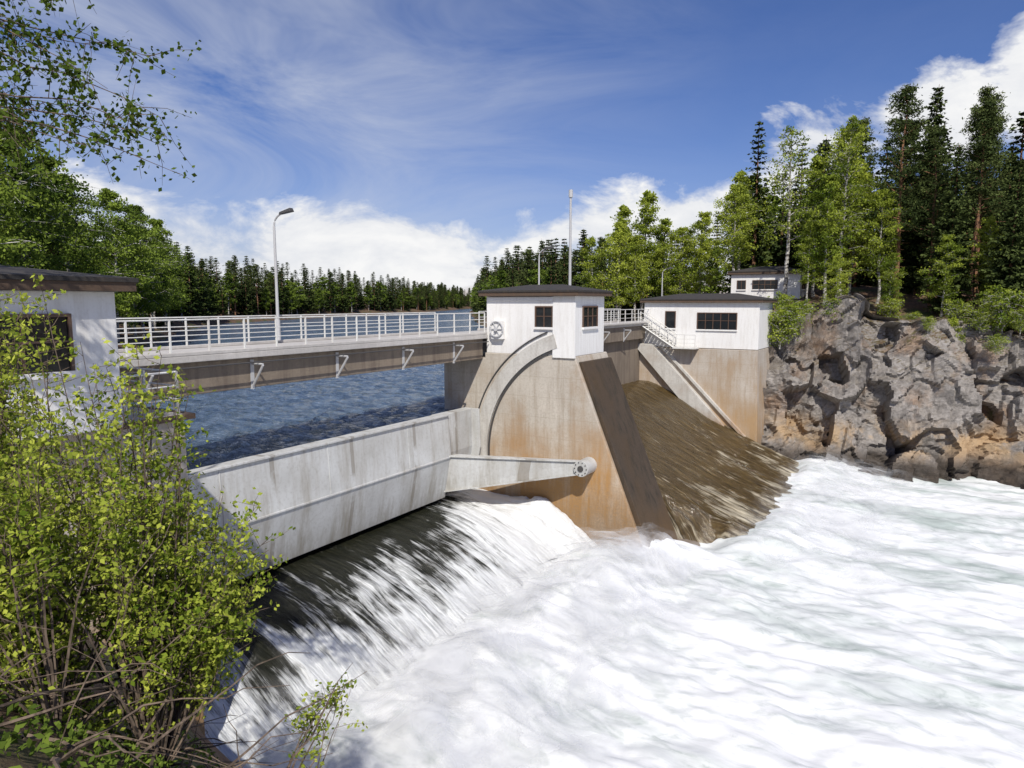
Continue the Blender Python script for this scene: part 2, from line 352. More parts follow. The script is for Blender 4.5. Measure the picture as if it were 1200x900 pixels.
def arm(y0,y1,nm):
    mb=MB()
    g=[(-21.5,y0-.35,-1.95),(-21.5,y0+.45,-1.95),(-21.9,y0+.45,-3.9),(-21.9,y0-.35,-3.9)]
    e=[(-14.9,y1-.22,-1.95),(-14.9,y1+.25,-1.95),(-14.9,y1+.25,-2.55),(-14.9,y1-.22,-2.55)]
    mb.add(g+e,[(0,1,2,3),(4,7,6,5),(0,4,5,1),(1,5,6,2),(2,6,7,3),(3,7,4,0)],0)
    for a,b,c,d in ((0,4,.0,.07),(3,7,-.07,.0)):
        ga=Vector(g[a]);eb=Vector(e[b-4]);w=Vector((0,-.12,0))
        mb.add([ga+w+Vector((0,0,c)),eb+w+Vector((0,0,c)),eb+w+Vector((0,0,d)),ga+w+Vector((0,0,d)),
                ga+Vector((0,.2,c)),eb+Vector((0,.2,c)),eb+Vector((0,.2,d)),ga+Vector((0,.2,d))],
               [(0,1,2,3),(4,7,6,5),(0,4,5,1),(2,6,7,3),(1,5,6,2),(0,3,7,4)],0)
    mb.obj(nm,['gate'],gate,.01)
    mb=MB();mb.tube([(-14.75,y1-.45,-2.25),(-14.75,y1+.75,-2.25)],.42,24,0);mb.tube([(-14.75,y1-.5,-2.25),(-14.75,y1-.44,-2.25)],.16,16,1)
    for k in range(10):
        a=k*math.pi/5;mb.tube([(-14.75+.33*math.cos(a),y1-.49,-2.25+.33*math.sin(a)),(-14.75+.33*math.cos(a),y1-.44,-2.25+.33*math.sin(a))],.035,6,1)
    mb.obj(nm+'_trunnion',['gate','darkmetal'],gate,.01)
arm(29.0,31.45,'arm')
# ------------------------------------------------------------ bridge
br=empty('dam_bridge')
mb=MB()
mb.box(-24.75,-21.1,-40,32.09,4.2,4.42,0);mb.box(-24.75,-21.35,32.1,58,4.2,4.42,0);mb.box(-24.75,-21.1,58.01,90,4.2,4.42,0)
for x in (-24.75,-21.28):
    mb.box(x,x+.18,9,32.0,4.424,4.55,0);mb.box(x,x+.18,36.4,60,4.424,4.55,0)
mb.obj('deck_slab',['deck'],br,.02)
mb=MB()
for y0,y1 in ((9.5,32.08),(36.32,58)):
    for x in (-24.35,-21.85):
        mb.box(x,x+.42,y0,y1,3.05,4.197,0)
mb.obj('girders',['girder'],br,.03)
mb=MB()
for y in [12.4,16.6,20.9,25.2,29.3,40,44.3,48.6,53]:
    for (p,q) in (((-21.42,y,3.95),(-20.8,y,3.95)),((-21.42,y,3.1),(-20.8,y,3.92))):
        mb.tube([p,q],.045,6,0)
    mb.box(-21.46,-21.41,y-.08,y+.08,3.0,4.1,0)
mb.tube([(-21.0,10,4.03),(-21.0,32,4.03)],.03,8,1)
mb.obj('brackets',['galv','darkmetal'],br,0)
def railing(mb,p,q,h=1.1,z0=4.55,sp=1.45,rails=(1.08,.72,.38),r=.02):
    p=Vector(p);q=Vector(q);L=(q-p).length;n=max(1,round(L/sp))
    for i in range(n+1):
        c=p.lerp(q,i/n);mb.box(c.x-.028,c.x+.028,c.y-.028,c.y+.028,c.z,c.z+h,0)
    for k,hh in enumerate(rails):
        rr=r*1.5 if k==0 else r
        mb.tube([p+Vector((0,0,hh)),q+Vector((0,0,hh))],rr,6,0)
mb=MB()
for x in (-24.66,-21.19):
    railing(mb,(x,9,4.55),(x,31.9,4.55));railing(mb,(x,36.5,4.55),(x,60,4.55))
mb.obj('railings',['railwhite'],br,0)
# ------------------------------------------------------------ gate houses
def house(name,x0,x1,y0,y1,z0,z1,wins,base=None,hip=.35):
    e=empty(name);mb=MB();mb.box(x0,x1,y0,y1,z0,z1,0);mb.obj('walls',['white'],e,.02)
    mb=MB();o=.32
    mb.box(x0-o,x1+o,y0-o,y1+o,z1+.003,z1+.2,1)
    cx,cy=(x0+x1)/2,(y0+y1)/2;ix=min((x1-x0),(y1-y0))/2
    a=[(x0-o-.04,y0-o-.04),(x1+o+.04,y0-o-.04),(x1+o+.04,y1+o+.04),(x0-o-.04,y1+o+.04)]
    lo=[(p[0],p[1],z1+.203) for p in a];mid=[(p[0],p[1],z1+.3) for p in a]
    rx0,rx1=x0+ix*.9,x1-ix*.9;ry0,ry1=cy-.05,cy+.05
    if rx1<=rx0: rx0,rx1=cx-.05,cx+.05
    top=[(rx0,ry0,z1+.3+hip),(rx1,ry0,z1+.3+hip),(rx1,ry1,z1+.3+hip),(rx0,ry1,z1+.3+hip)]
    mb.add(lo+mid+top,[(3,2,1,0),(0,1,5,4),(1,2,6,5),(2,3,7,6),(3,0,4,7),(4,5,9,8),(5,6,10,9),(6,7,11,10),(7,4,8,11),(8,9,10,11)],0)
    mb.obj('roof',['roof','rust'],e,0)
    mb=MB()
    for (face,u0,u1,w0,w1,nu) in wins:
        def bx(a,b,c,d,e0,e1,m):
            if face=='y': mb.box(a,b,y0-e1,y0-e0,c,d,m)
            elif face=='x': mb.box(x1+e0,x1+e1,a,b,c,d,m)
        bx(u0,u1,w0,w1,.005,.02,1)
        fr=.07
        bx(u0-fr,u0,w0-fr,w1+fr,.004,.07,0);bx(u1,u1+fr,w0-fr,w1+fr,.004,.07,0)
        bx(u0,u1,w1,w1+fr,.004,.07,0);bx(u0-.1,u1+.1,w0-fr-.05,w0-.001,.003,.12,2)
        for k in range(1,nu): 
            c=u0+(u1-u0)*k/nu;bx(c-.025,c+.025,w0,w1,.021,.055,0)
        if nu>2: bx(u0,u1,w0+(w1-w0)*.55-.02,w0+(w1-w0)*.55+.02,.022,.05,0)
    mb.obj('windows',['frame','glass','white'],e,0)
    return e
h1=house('gate_house',-21.2,-15.7,32.13,35.85,3.405,6.55,[('y',-18.0,-16.55,4.9,5.95,3),('x',33.05,34.8,4.9,5.95,3)])
mb=MB();mb.box(-16.95,-15.64,32.0,32.127,3.3,6.2,0);mb.box(-21.05,-16.96,32.04,32.127,6.3,6.5,0);mb.obj('corner_pilaster',['white'],h1,.01)
mb=MB()
pts=[(-20.35+.42*math.cos(a),31.8,4.75+.42*math.sin(a)) for a in np.linspace(0,2*math.pi,21)]
mb.tube(pts,.05,8,0);mb.tube([(-20.35,31.7,4.75),(-20.35,32.12,4.75)],.12,12,0)
for k in range(6):
    a=k*math.pi/3;mb.tube([(-20.35,31.8,4.75),(-20.35+.42*math.cos(a),31.8,4.75+.42*math.sin(a))],.03,6,0)
mb.box(-20.7,-20.0,31.85,32.12,4.2,5.2,1)
mb.obj('handwheel',['galv','white'],h1,0)
h0=house('gate_house',-21.2,-15.7,3.7,8.6,3.355,6.45,[('x',4.9,7.55,4.75,5.9,3)])
h2=house('gate_house',-21.6,-11.8,58.13,63.5,2.35,6.2,[('y',-16.8,-13.6,3.95,5.3,5),('y',-19.6,-18.8,4.0,5.4,1)],hip=.5)
st=empty('steel_stairs');mb=MB()
for k in range(10):
    mb.box(-21.4+k*.28,-21.1+k*.28,56.9,57.9,4.3-k*.19,4.35-k*.19,0)
for y in (56.9,57.85):
    mb.tube([(-21.5,y,4.3),(-18.5,y,2.4)],.06,6,0);mb.tube([(-21.5,y,5.4),(-18.5,y,3.5)],.03,6,0);mb.tube([(-21.5,y,4.9),(-18.5,y,3.0)],.025,6,0)
    for k in range(5): mb.tube([(-21.5+k*.75,y,4.3-k*.475),(-21.5+k*.75,y,5.4-k*.475)],.03,6,0)
mb.box(-18.6,-16.6,56.9,58.0,2.3,2.42,0)
railing(mb,(-18.5,56.95,2.42),(-16.65,56.95,2.42),sp=.9)
mb.obj('flight',['railwhite'],st,0)
e=house('service_building',-18.5,-11.5,76,81,5.9,9.2,[('y',-17.8,-17.0,7.6,8.5,2),('y',-16.2,-13.8,7.6,8.5,4),('x',77,79,7.6,8.5,2)],hip=.6)
e=empty('abutment_railing');mb=MB()
railing(mb,(-20.8,10.4,3.36),(-16.4,10.4,3.36),sp=1.4);railing(mb,(-16.4,5,3.36),(-16.4,10.4,3.36),sp=1.4)
mb.obj('rails',['railwhite'],e,0)
mb=MB();mb.box(-21.2,-16.2,8.75,10.75,3.2,3.34,0);mb.obj('ledge',['rust'],e,.01)
# ------------------------------------------------------------ lamps
def lamp(x,y,H,z0=4.55,side=1):
    e=empty('street_lamp');mb=MB()
    mb.tube([(x,y,z0),(x,y,z0+.9)],.1,10,0);mb.tube([(x,y,z0+.9),(x,y,z0+H-.5)],[.07,.05],10,0)
    cur=[(x+ .0,y,z0+H-.5)]+[(x+1.0*(1-math.cos(a))*.7,y,z0+H-.5+.5*math.sin(a)) for a in np.linspace(.3,1.3,6)]
    mb.tube(cur,.04,8,0);mb.obj('pole',['galv'],e,0)
    hx=cur[-1][0];hz=cur[-1][2];mb=MB()
    mb.add([(hx-.1,y-.09,hz-.04),(hx+.65,y-.13,hz+.04),(hx+.65,y+.13,hz+.04),(hx-.1,y+.09,hz-.04),(hx-.1,y-.06,hz+.07),(hx+.6,y-.09,hz+.2),(hx+.6,y+.09,hz+.2),(hx-.1,y+.06,hz+.07)],
      [(0,3,2,1),(4,5,6,7),(0,1,5,4),(1,2,6,5),(2,3,7,6),(3,0,4,7)],0);mb.obj('lamp_head',['darkmetal'],e,.02)
lamp(-24.45,20.4,5.45);lamp(-24.45,44.0,5.5);lamp(-25.5,74,5.5,4.4)
e=empty('signal_mast');mb=MB();mb.tube([(-18.0,36.1,3.4),(-18.0,36.1,12.6)],[.1,.06],10,0)
mb.tube([(-18.0,36.1,12.2),(-18.0,36.1,12.62)],.12,10,0)
mb.obj('mast',['galv'],e,0)
# ------------------------------------------------------------ rock cliff
nu,nv=420,150
xs=np.linspace(-12.2,52,nu);V=np.zeros((nu,nv,3))
def hs1(c,k): 
    h=math.sin(c.x*12.9*k+c.y*78.2+c.z*37.7*k)*43758.5;return h-math.floor(h)
for i,x in enumerate(xs):
    ztop=float(np.interp(x,[-12,-9,-4,0,6,14,52],[5.3,5.9,5.0,4.8,4.0,3.6,3.4]))+2.2*(mnoise.noise(Vector((x*.25,3,0))))
    y0=61.2+2.8*mnoise.noise(Vector((x*.14,7,1)))+float(np.interp(x,[-12.2,-10],[-.2,.6]))
    for j in range(nv):
        t=j/(nv-1)
        if t<.72:
            s=t/.72;z=-9+s*(ztop+9);y=y0+s*3.6-2.4*math.exp(-((s-.14)/.13)**2)+1.3*mnoise.noise(Vector((x*.22,z*.3,9)))
        else:
            s=(t-.72)/.28;z=ztop+s*1.2-1.2*s*s*1.8;y=y0+3.6+s*6
        p=Vector((x,y,z));q=Vector((x*.3+z*.1,y*.3,z*.22-x*.06))+mnoise.noise_vector(p*.35)*.3
        ds,pt=mnoise.voronoi(q);c=pt[0];hsh=hs1(c,1);h2_=(hsh*17.3)%1;h3=(hsh*91.7)%1
        d=(hsh-.5)*2.4+((q-c).dot(Vector((h2_-.5,.3,h3-.6))))*4.5
        ds2,pt2=mnoise.voronoi(q*2.6);c2=pt2[0];hh=hs1(c2,1.7);hk=(hh*31.7)%1
        d+=(hh-.5)*.7+(q*2.6-c2).dot(Vector((hk-.5,.2,.3-hk)))*.9+mnoise.fractal(p*1.1,.75,2.2,5)*.2
        amp=1 if t<.72 else max(0,1-(t-.72)/.28)
        V[i,j]=(x+d*.2*amp,y-d*amp*.9,z+d*.3*amp*(t>.1))
quads_obj('rock_cliff',V.reshape(-1,3),grid_quads(nu,nv),0,['rock'],smooth=False,rot=True)
# ------------------------------------------------------------ vegetation generators
def leaves(c,rng,ls,asp=.55,up=.4):
    n=len(c);u=rng.normal(size=(n,3));u/=np.linalg.norm(u,axis=1)[:,None]
    w=rng.normal(size=(n,3));w[:,2]+=up;v=np.cross(u,w);v/=np.linalg.norm(v,axis=1)[:,None]+1e-9
    s=(ls*rng.uniform(.6,1.3,n))[:,None]
    V=np.stack([c-u*s*.5,c+v*s*asp*.5,c+u*s*.5,c-v*s*asp*.5],1).reshape(-1,3)
    return V,np.arange(n*4).reshape(-1,4)
def tubeq(pts,rad,n=5):
    pts=np.asarray(pts,float);m=len(pts);d=np.gradient(pts,axis=0);d/=np.linalg.norm(d,axis=1)[:,None]+1e-9
    ref=np.where(np.abs(d[:,2:3])<.9,np.array([[0,0,1.]]),np.array([[1.,0,0]]));u=np.cross(d,ref);u/=np.linalg.norm(u,axis=1)[:,None];w=np.cross(d,u)
    a=np.linspace(0,2*np.pi,n,endpoint=False);R=np.asarray(rad)[:,None,None]
    V=pts[:,None,:]+R*(u[:,None,:]*np.cos(a)[None,:,None]+w[:,None,:]*np.sin(a)[None,:,None])
    i=np.arange(m-1)[:,None];k=np.arange(n)[None,:];Q=np.stack([i*n+k,i*n+(k+1)%n,(i+1)*n+(k+1)%n,(i+1)*n+k],-1).reshape(-1,4)
    return V.reshape(-1,3),Q
class Acc:
    def __init__(s): s.V=[];s.Q=[];s.M=[];s.S=[];s.o=0
    def add(s,V,Q,m,sh):
        s.V.append(V);s.Q.append(Q+s.o);s.M.append(np.full(len(Q),m));s.S.append(np.broadcast_to(sh,(len(V),)).astype(float));s.o+=len(V)
    def mesh(s,name,mats,**k):
        return quads_obj(name,np.concatenate(s.V),np.concatenate(s.Q),np.concatenate(s.M),mats,np.concatenate(s.S),**k)
def birch(seed,H,R,ls=.22,nl=9000,base=.25,leaf='leaf_birch',link=False,sig=.3,nb=34,tw=True):
    g=np.random.default_rng(seed);A_=Acc()
    tz=np.linspace(0,H*.97,14);wob=np.cumsum(g.normal(0,.012*H/3,(14,2)),0);wob[0]=0
    tr=np.c_[wob,tz];A_.add(*tubeq(tr,np.linspace(.012*H+.02,.02,14),7 if tw else 4),0,.5)
    cs=[];sh=[]
    per=nl//(nb*7)
    for i in range(nb):
        t=base+(1-base)*((i+g.uniform(0,1))/nb);az=i*2.4+g.uniform(-.4,.4)
        p0=np.array([np.interp(t*H,tz,tr[:,0]),np.interp(t*H,tz,tr[:,1]),t*H*.97])
        prof=(np.sin(np.pi*min(1,(t-base)/(1-base)*.8+.2))**.7)
        L=R*prof*g.uniform(.65,1.2)+.25
        el=math.radians(g.uniform(25,60));k=np.linspace(0,1,6)[:,None]
        dr=np.array([math.cos(az)*math.cos(el),math.sin(az)*math.cos(el),math.sin(el)])
        P=p0+dr*L*k*1.15-np.array([0,0,1])*L*.45*k**2.2+g.normal(0,.05*L,(6,3))*k
        A_.add(*tubeq(P,np.linspace(.03+.008*L,.008,6),4 if tw else 3),0,.5)
        cl=g.uniform(.1,.8)
        for j in range(7):
            s0=g.uniform(.3,1.0);q=P[int(s0*5)]+0
            dd=g.normal(size=3);dd/=np.linalg.norm(dd);dd[2]=dd[2]*.4-.15
            TL=L*.38*g.uniform(.5,1.2);ee=q+dd*TL
            n_=int(per*g.uniform(.4,1.7))+1;tt_=g.uniform(.1,1.1,n_)[:,None]
            c=q+dd*TL*tt_+g.normal(0,sig*(.5+.12*L),(n_,3))*np.array([1,1,.8])
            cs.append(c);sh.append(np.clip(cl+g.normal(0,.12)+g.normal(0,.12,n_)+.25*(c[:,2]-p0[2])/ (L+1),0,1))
            if tw: A_.add(*tubeq(np.array([q,(q+ee)/2+g.normal(0,.05,3),ee]),[.015,.01,.005],3),0,.5)
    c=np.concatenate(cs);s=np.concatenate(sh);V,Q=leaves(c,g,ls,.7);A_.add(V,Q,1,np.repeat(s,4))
    return A_.mesh('birch_mesh_%d'%seed,['bark_birch',leaf],link=link)
def spruce(seed,H,R,dens=1.0,base=.06,mat='needle',link=False,wide=.3):
    g=np.random.default_rng(seed);A_=Acc()
    A_.add(*tubeq(np.c_[np.zeros(6),np.zeros(6),np.linspace(0,H,6)],np.linspace(.011*H+.03,.015,6),6),0,.5)
    z=base*H;C_=[];U_=[];S_=[]
    while z<H*.985:
        t=(z/H-base)/(1-base);Lm=R*(1-t)**.8*(1 if t>.12 else .75)
        nb=int(6*dens+g.integers(0,2)) if t<.85 else 5
        a0=g.uniform(0,6.28)
        for b in range(nb):
            az=a0+b*6.283/nb+g.normal(0,.25);L=Lm*g.uniform(.55,1.25)+.12
            k=np.linspace(.12,1,max(3,int(L*4.5*dens)));dro=g.uniform(.15,.4)
            P=np.stack([np.cos(az)*L*k,np.sin(az)*L*k,z+L*(.12*k-dro*k**1.5+.16*k**3)],1)
            dirv=np.array([np.cos(az),np.sin(az),-.15]);side=np.array([-np.sin(az),np.cos(az),-.12])
            for sgn in ((-1,1,0,0) if dens>=1 else (-1,1,0)):
                if sgn: u=dirv*.6+side*sgn*.8
                else: u=dirv*.5+g.normal(0,.4,3)+np.array([0,0,-.45])
                UU=np.tile(u,(len(P),1))+g.normal(0,.22,(len(P),3))
                ln=(.22+.2*L*(1-.65*k))*g.uniform(.7,1.3,len(P))
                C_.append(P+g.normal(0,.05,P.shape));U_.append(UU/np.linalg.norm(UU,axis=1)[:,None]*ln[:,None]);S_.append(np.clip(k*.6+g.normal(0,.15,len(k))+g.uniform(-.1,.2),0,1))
        z+=g.uniform(.26,.46)*(1+.35*(1-t))/dens**.7
    Cc=np.concatenate(C_);U=np.concatenate(U_);s=np.concatenate(S_)
    w=g.normal(size=Cc.shape);w[:,2]+=1.;v=np.cross(U,w);v/=np.linalg.norm(v,axis=1)[:,None]+1e-9;wd=np.linalg.norm(U,axis=1)[:,None]*wide
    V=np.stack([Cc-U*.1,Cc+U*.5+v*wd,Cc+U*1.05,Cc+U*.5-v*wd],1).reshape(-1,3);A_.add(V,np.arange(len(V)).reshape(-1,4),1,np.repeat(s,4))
    return A_.mesh('spruce_mesh_%d'%seed,['bark_pine',mat],link=link)
def pine(seed,H,R,base=.4,link=False,low=1):
    g=np.random.default_rng(seed);A_=Acc()
    wob=np.cumsum(g.normal(0,.08,(10,2)),0);wob[0]=0;tz=np.linspace(0,H*.97,10);tr=np.c_[wob,tz]
    A_.add(*tubeq(tr,np.linspace(.011*H+.02,.03,10),6),0,.5);cs=[];sh=[]
    for i in range(46):
        t=base+(1-base)*((i+g.uniform())/46);az=i*2.4+g.uniform(-.5,.5);p0=np.array([np.interp(t*H,tz,tr[:,0]),np.interp(t*H,tz,tr[:,1]),t*H*.97])
        L=R*(1-((t-base)/(1-base))**1.3*.82)*g.uniform(.45,1.15);el=math.radians(g.uniform(-5,35));k=np.linspace(0,1,5)[:,None]
        dr=np.array([math.cos(az)*math.cos(el),math.sin(az)*math.cos(el),math.sin(el)])
        P=p0+dr*L*k+np.array([0,0,1])*.15*L*k**2+g.normal(0,.04*L,(5,3))*k
        A_.add(*tubeq(P,np.linspace(.05,.015,5),3),0,.5);cl=g.uniform(0,.6)
        for j in range(8):
            q=P[g.integers(2,5)]+g.normal(0,.22*L**.5,3)*np.array([1,1,.5]);n_=int(g.integers(14,36)*low);c=q+g.normal(0,.27,(n_,3))*np.array([1,1,.6])
            cs.append(c);sh.append(np.clip(cl+(c[:,2]-q[2])*.8+g.normal(0,.12,n_),0,1))
    for i in range(7):
        t=g.uniform(.15,base);az=g.uniform(0,6.28);p0=np.array([np.interp(t*H,tz,tr[:,0]),np.interp(t*H,tz,tr[:,1]),t*H]);q=p0+np.array([math.cos(az),math.sin(az),-.1])*g.uniform(.5,1.5)
        A_.add(*tubeq(np.array([p0,(p0+q)/2,q]),[.03,.02,.01],3),0,.5)
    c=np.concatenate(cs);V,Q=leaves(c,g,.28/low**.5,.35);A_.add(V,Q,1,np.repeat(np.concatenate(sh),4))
    return A_.mesh('pine_mesh_%d'%(seed+int(low*100)),['bark_pine','needle2'],link=link)
birches=[birch(s,15,R_,.24,nl) for s,R_,nl in ((1,3.2,8000),(2,2.7,7000),(3,3.7,9000))]
sparse=[birch(s,16,2.8,.2,nl,base=.35) for s,nl in ((5,2400),(6,4200))]
bigb=[birch(s,18,5.4,.26,15000,base=.15,leaf='leaf_mid') for s in (7,8)]
spr=[spruce(s,18,R_,1.0) for s,R_ in ((11,3.0),(12,2.5),(13,3.4))]
pin=[pine(s,20,2.7,b_) for s,b_ in ((21,.35),(22,.25),(23,.42))]
lo_b=[birch(s+30,15,R_,.5,2200,leaf='leaf_mid',nb=24,tw=False) for s,R_ in ((1,3.4),(2,3.0),(3,4.0))]
lo_s=[spruce(s,18,R_,.6,wide=.42) for s,R_ in ((41,3.0),(42,2.4),(43,3.5),(44,2.7))]
lo_p=[pine(s,20,2.7,b_,low=.35) for s,b_ in ((51,.35),(52,.45))]
rng=np.random.default_rng(4)
def put(name,me,a,b,H,href,parent=None,dz=-.3,wide=1.0):
    z=float(height(np.array([a]),np.array([b]))[0])+dz
    ob=bpy.data.objects.new(name,me);sc.collection.objects.link(ob);s=H/href
    ob.location=(a,b,z);ob.scale=(s*wide,s*wide,s);ob.rotation_euler=(rng.normal(0,.02),rng.normal(0,.02),rng.uniform(0,6.28))
    if parent: ob.parent=parent
    return ob
for i,(a,b,H) in enumerate([(37,66,21),(40.5,69,20.5),(42.5,64,19),(46,69,20),(41.2,57.3,14.5),(44,58,14.5),(36,74,18.5),(47,62,17),(44.5,66,18),(39,64,17),(38.6,61,15)]):
    if i%3==1: put('spruce_tree',spr[i%3],a,b,H,18,wide=1.05)
    else: put('pine_tree',pin[i%3],a,b,H,20,wide=1.1)
for i,(a,b,H,k) in enumerate([(27.8,70,17.5,0),(31.6,67,18,1),(33.2,70,17.5,1),(30,66,12.5,2),(27.6,84,14.5,2),(30.5,88,15,2),(24.5,90,14,2),(17.2,92,18,3),(13.6,90,14.5,3),(19.8,91,14,2),(14.8,94,16.5,2),(22.5,93,13,2),(29.5,62.5,7,2),(36.2,55.6,7,2),(43,53.6,6.5,2),(34,62,6.5,2),(11,92,13,2),(35,66,11,2),(39.5,57,5,2),(28.5,66.5,8,2),(34.5,70,14,2),(37.5,60,8,2),(41.5,60,9,2),(25.5,80,13,2),(16,89,12,2),(32,73,15,2)]):
    me=sparse[0] if k==0 else (sparse[1] if k==1 else birches[i%3])
    href=16 if k<2 else 15
    put('birch_tree',me,a,b,H,href,wide=1.0)
for i,(a,b,H) in enumerate([(-37,46,20),(-33,43,16),(-41,58,19.5),(-46,72,18.5),(-52,90,20),(-39,50,21),(-57,106,21),(-30,37,14),(-47,62,18),(-63,120,20),(-54,98,17),(-68,134,19)]):
    put('birch_tree',bigb[i%2],a,b,H,18)
fr_=empty('distant_forest',False)
cand=rng.uniform([-170,60],[190,800],(18000,2));ax,by=cand[:,0],cand[:,1]
du=sdf(RIV,ax,by);xx,yy=Dinv(ax,by)
depthlim=np.interp(by,[60,150,400,800],[22,20,16,16])
ok=(du>3)&(du<depthlim)&((xx<-27)|(yy>86))&~((np.abs(xx+23)<5)&(yy<110))
idx=np.where(ok)[0];idx=idx[:1050]
far2=rng.uniform([18,84],[125,150],(190,2));x2,y2=Dinv(far2[:,0],far2[:,1]);d2=sdf(RIV,far2[:,0],far2[:,1])
pts=[tuple(cand[i]) for i in idx]+[tuple(p) for p,q,d in zip(far2,y2,d2) if q>88 and d>4]
far3=rng.uniform([36,68],[85,120],(70,2));pts+=[tuple(p) for p in far3 if Dinv(*p)[1]>84]
pts=[p for p in pts if not (p[0]<27 and p[0]>4 and p[1]<98)]
P_=np.array(pts);HZ=height(P_[:,0],P_[:,1])-.4;DU=sdf(RIV,P_[:,0],P_[:,1])
for k,(p,z) in enumerate(zip(pts,HZ)):
    leftside=p[0]<-30
    r=rng.uniform();pb=.7 if (leftside and p[1]<150) else (.24 if DU[k]<8 else .06)
    if r<pb: me,href,H,wd=lo_b[k%3],15,rng.uniform(10,16),1.2
    elif r<pb+.14: me,href,H,wd=lo_p[k%2],20,rng.uniform(14,20),1.2
    else: me,href,H,wd=lo_s[k%4],18,rng.uniform(10,21),rng.uniform(1.05,1.35)
    if p[0]>-30 and p[0]<.28*p[1]: H=H*float(np.interp(p[1],[90,150,220],[.72,.85,1.0]))
    ob=bpy.data.objects.new('forest_tree',me);sc.collection.objects.link(ob);s=H/href
    ob.location=(p[0],p[1],z);ob.scale=(s*wd,s*wd,s);ob.rotation_euler=(0,0,rng.uniform(0,6.28));ob.parent=fr_
me_sh=birch(60,3,1.8,.16,2600,base=.08,sig=.25)
for (x,y,s,zz) in [(-9.5,65,.8,0),(-10.5,63.6,.7,0),(-7,66,.9,0),(2,67,.8,0),(5,66,1.1,0),(7.5,65.5,1.2,0),(10,66,1.3,0),(3.5,65.5,.6,0),(-3,70,.8,0),(-11.5,67,1,0),(13,67,1.4,0),(-1,66.4,.5,0),(6,64.6,.6,0),(0,64.8,.4,0),(-10.9,62.6,1.1,2.2),(-10.2,62.9,.9,3.2),(4.5,63.6,.5,2.2)]:
    a,b=D(x,y);ob=put('shrub',me_sh,a,b,3*s,3,dz=0);ob.location.z=zz if zz else max(ob.location.z,3.8)
# ------------------------------------------------------------ foreground bush
def bush(name,clumps,roots,seed,nst,ls,mats,tw=16,lf=9,per=None):
    g=np.random.default_rng(seed);A_=Acc();cs=[];sh=[]
    for (c,r,w) in clumps:
        for i in range(int(nst*w)):
            d=g.normal(size=3);d/=np.linalg.norm(d);tip=np.array(c)+d*np.array(r)*g.uniform(.3,1.05)
            rt=np.array(roots[np.argmin([np.linalg.norm(np.array(q)[:2]-tip[:2])+g.uniform(0,1.5) for q in roots])])
            k=np.linspace(0,1,9)[:,None];mid=(rt+tip)/2+np.array([g.normal(0,.25),g.normal(0,.25),g.uniform(.1,.6)])
            P=(1-k)**2*rt+2*k*(1-k)*mid+k**2*tip+g.normal(0,.025,(9,3))*k
            A_.add(*tubeq(P,np.linspace(.016,.003,9),4),0,.5);cl=g.uniform(.1,.85)
            for j in range(tw):
                s0=g.uniform(.4,1)**.8;q=np.array([np.interp(s0,k[:,0],P[:,m]) for m in range(3)])
                dd=g.normal(size=3);dd[2]=abs(dd[2])*.7+.1;dd/=np.linalg.norm(dd);TL=g.uniform(.12,.42)
                A_.add(*tubeq(np.array([q,q+dd*TL*.5+g.normal(0,.02,3),q+dd*TL]),[.004,.003,.0015],3),0,.5)
                n_=int(lf*g.uniform(.5,1.5));tt_=g.uniform(.15,1.1,n_)[:,None];c_=q+dd*TL*tt_+g.normal(0,.035,(n_,3))
                cs.append(c_);sh.append(np.clip(cl+g.normal(0,.15,n_),0,1))
    c=np.concatenate(cs);V,Q=leaves(c,g,ls,.62,.8);A_.add(V,Q,1,np.repeat(np.concatenate(sh),4))
    return A_.mesh(name,mats)
roots=[(-5.5,7.2),(-4.6,6.4),(-4.2,7.4),(-6.2,8.2),(-3.7,6.6),(-4.0,5.6)]
roots=[(a,b,float(height(np.array([a]),np.array([b]))[0])-.1) for a,b in roots]
bush('bush',[((-5.3,7.1,4.6),(1.4,1.2,1.35),1.7),((-4.0,7,3.9),(.85,1.1,1.2),1.4),((-3.35,7.4,3.1),(.6,.9,1.0),1.1),((-4.9,6,3.3),(1.2,1.0,1.1),1.2),((-6.6,8,5.1),(1.3,1.2,1.4),1.1),((-3.6,7.2,2.3),(.55,.8,.8),.5),((-3.75,7.2,5.3),(.6,.5,.6),.3),((-4.6,5.6,4.6),(.7,.7,.9),.4),((-5.4,7.4,6.0),(.9,.6,.5),.3)],
     roots,5,42,.062,['bark_bush','leaf_bush'],15,10)
bush('bush',[((-2.2,7.9,1.6),(.35,.5,.6),1)],[(-2.9,7.4,float(height(np.array([-2.9]),np.array([7.4]))[0]))],9,7,.06,['bark_bush','leaf_bush'],9,8)
g=np.random.default_rng(8);A_=Acc()
for i in range(170):
    a=g.uniform(-6.5,-2.2);b=g.uniform(4.2,8.5);z=float(height(np.array([a]),np.array([b]))[0])
    L_=g.uniform(.6,2.2);d=np.array([g.normal(.3,.6),g.normal(.1,.5),g.uniform(-.3,.8)]);d/=np.linalg.norm(d);k=np.linspace(0,1,7)[:,None]
    P=np.array([a,b,z+.05])+d*L_*k+g.normal(0,.05,(7,3))*k+np.array([0,0,-.25])*L_*k**2
    A_.add(*tubeq(P,np.linspace(g.uniform(.006,.022),.003,7),4),0,.5)
A_.mesh('dead_branches',['bark_bush'])
A_=Acc();n_=16000;a=g.uniform(-9,0,n_);b=g.uniform(2.5,10,n_);z=height(a,b);dn=fbm(a*.9,b*.9,66);kx=(dn>.47)&(z>-4)
c=np.stack([a,b,z+g.uniform(0,.22,n_)],1)[kx];V,Q=leaves(c,g,.085,.5,.8);A_.add(V,Q,0,np.repeat(np.clip(g.normal(.25,.2,len(c)),0,1),4));A_.mesh('undergrowth',['leaf_mid'])
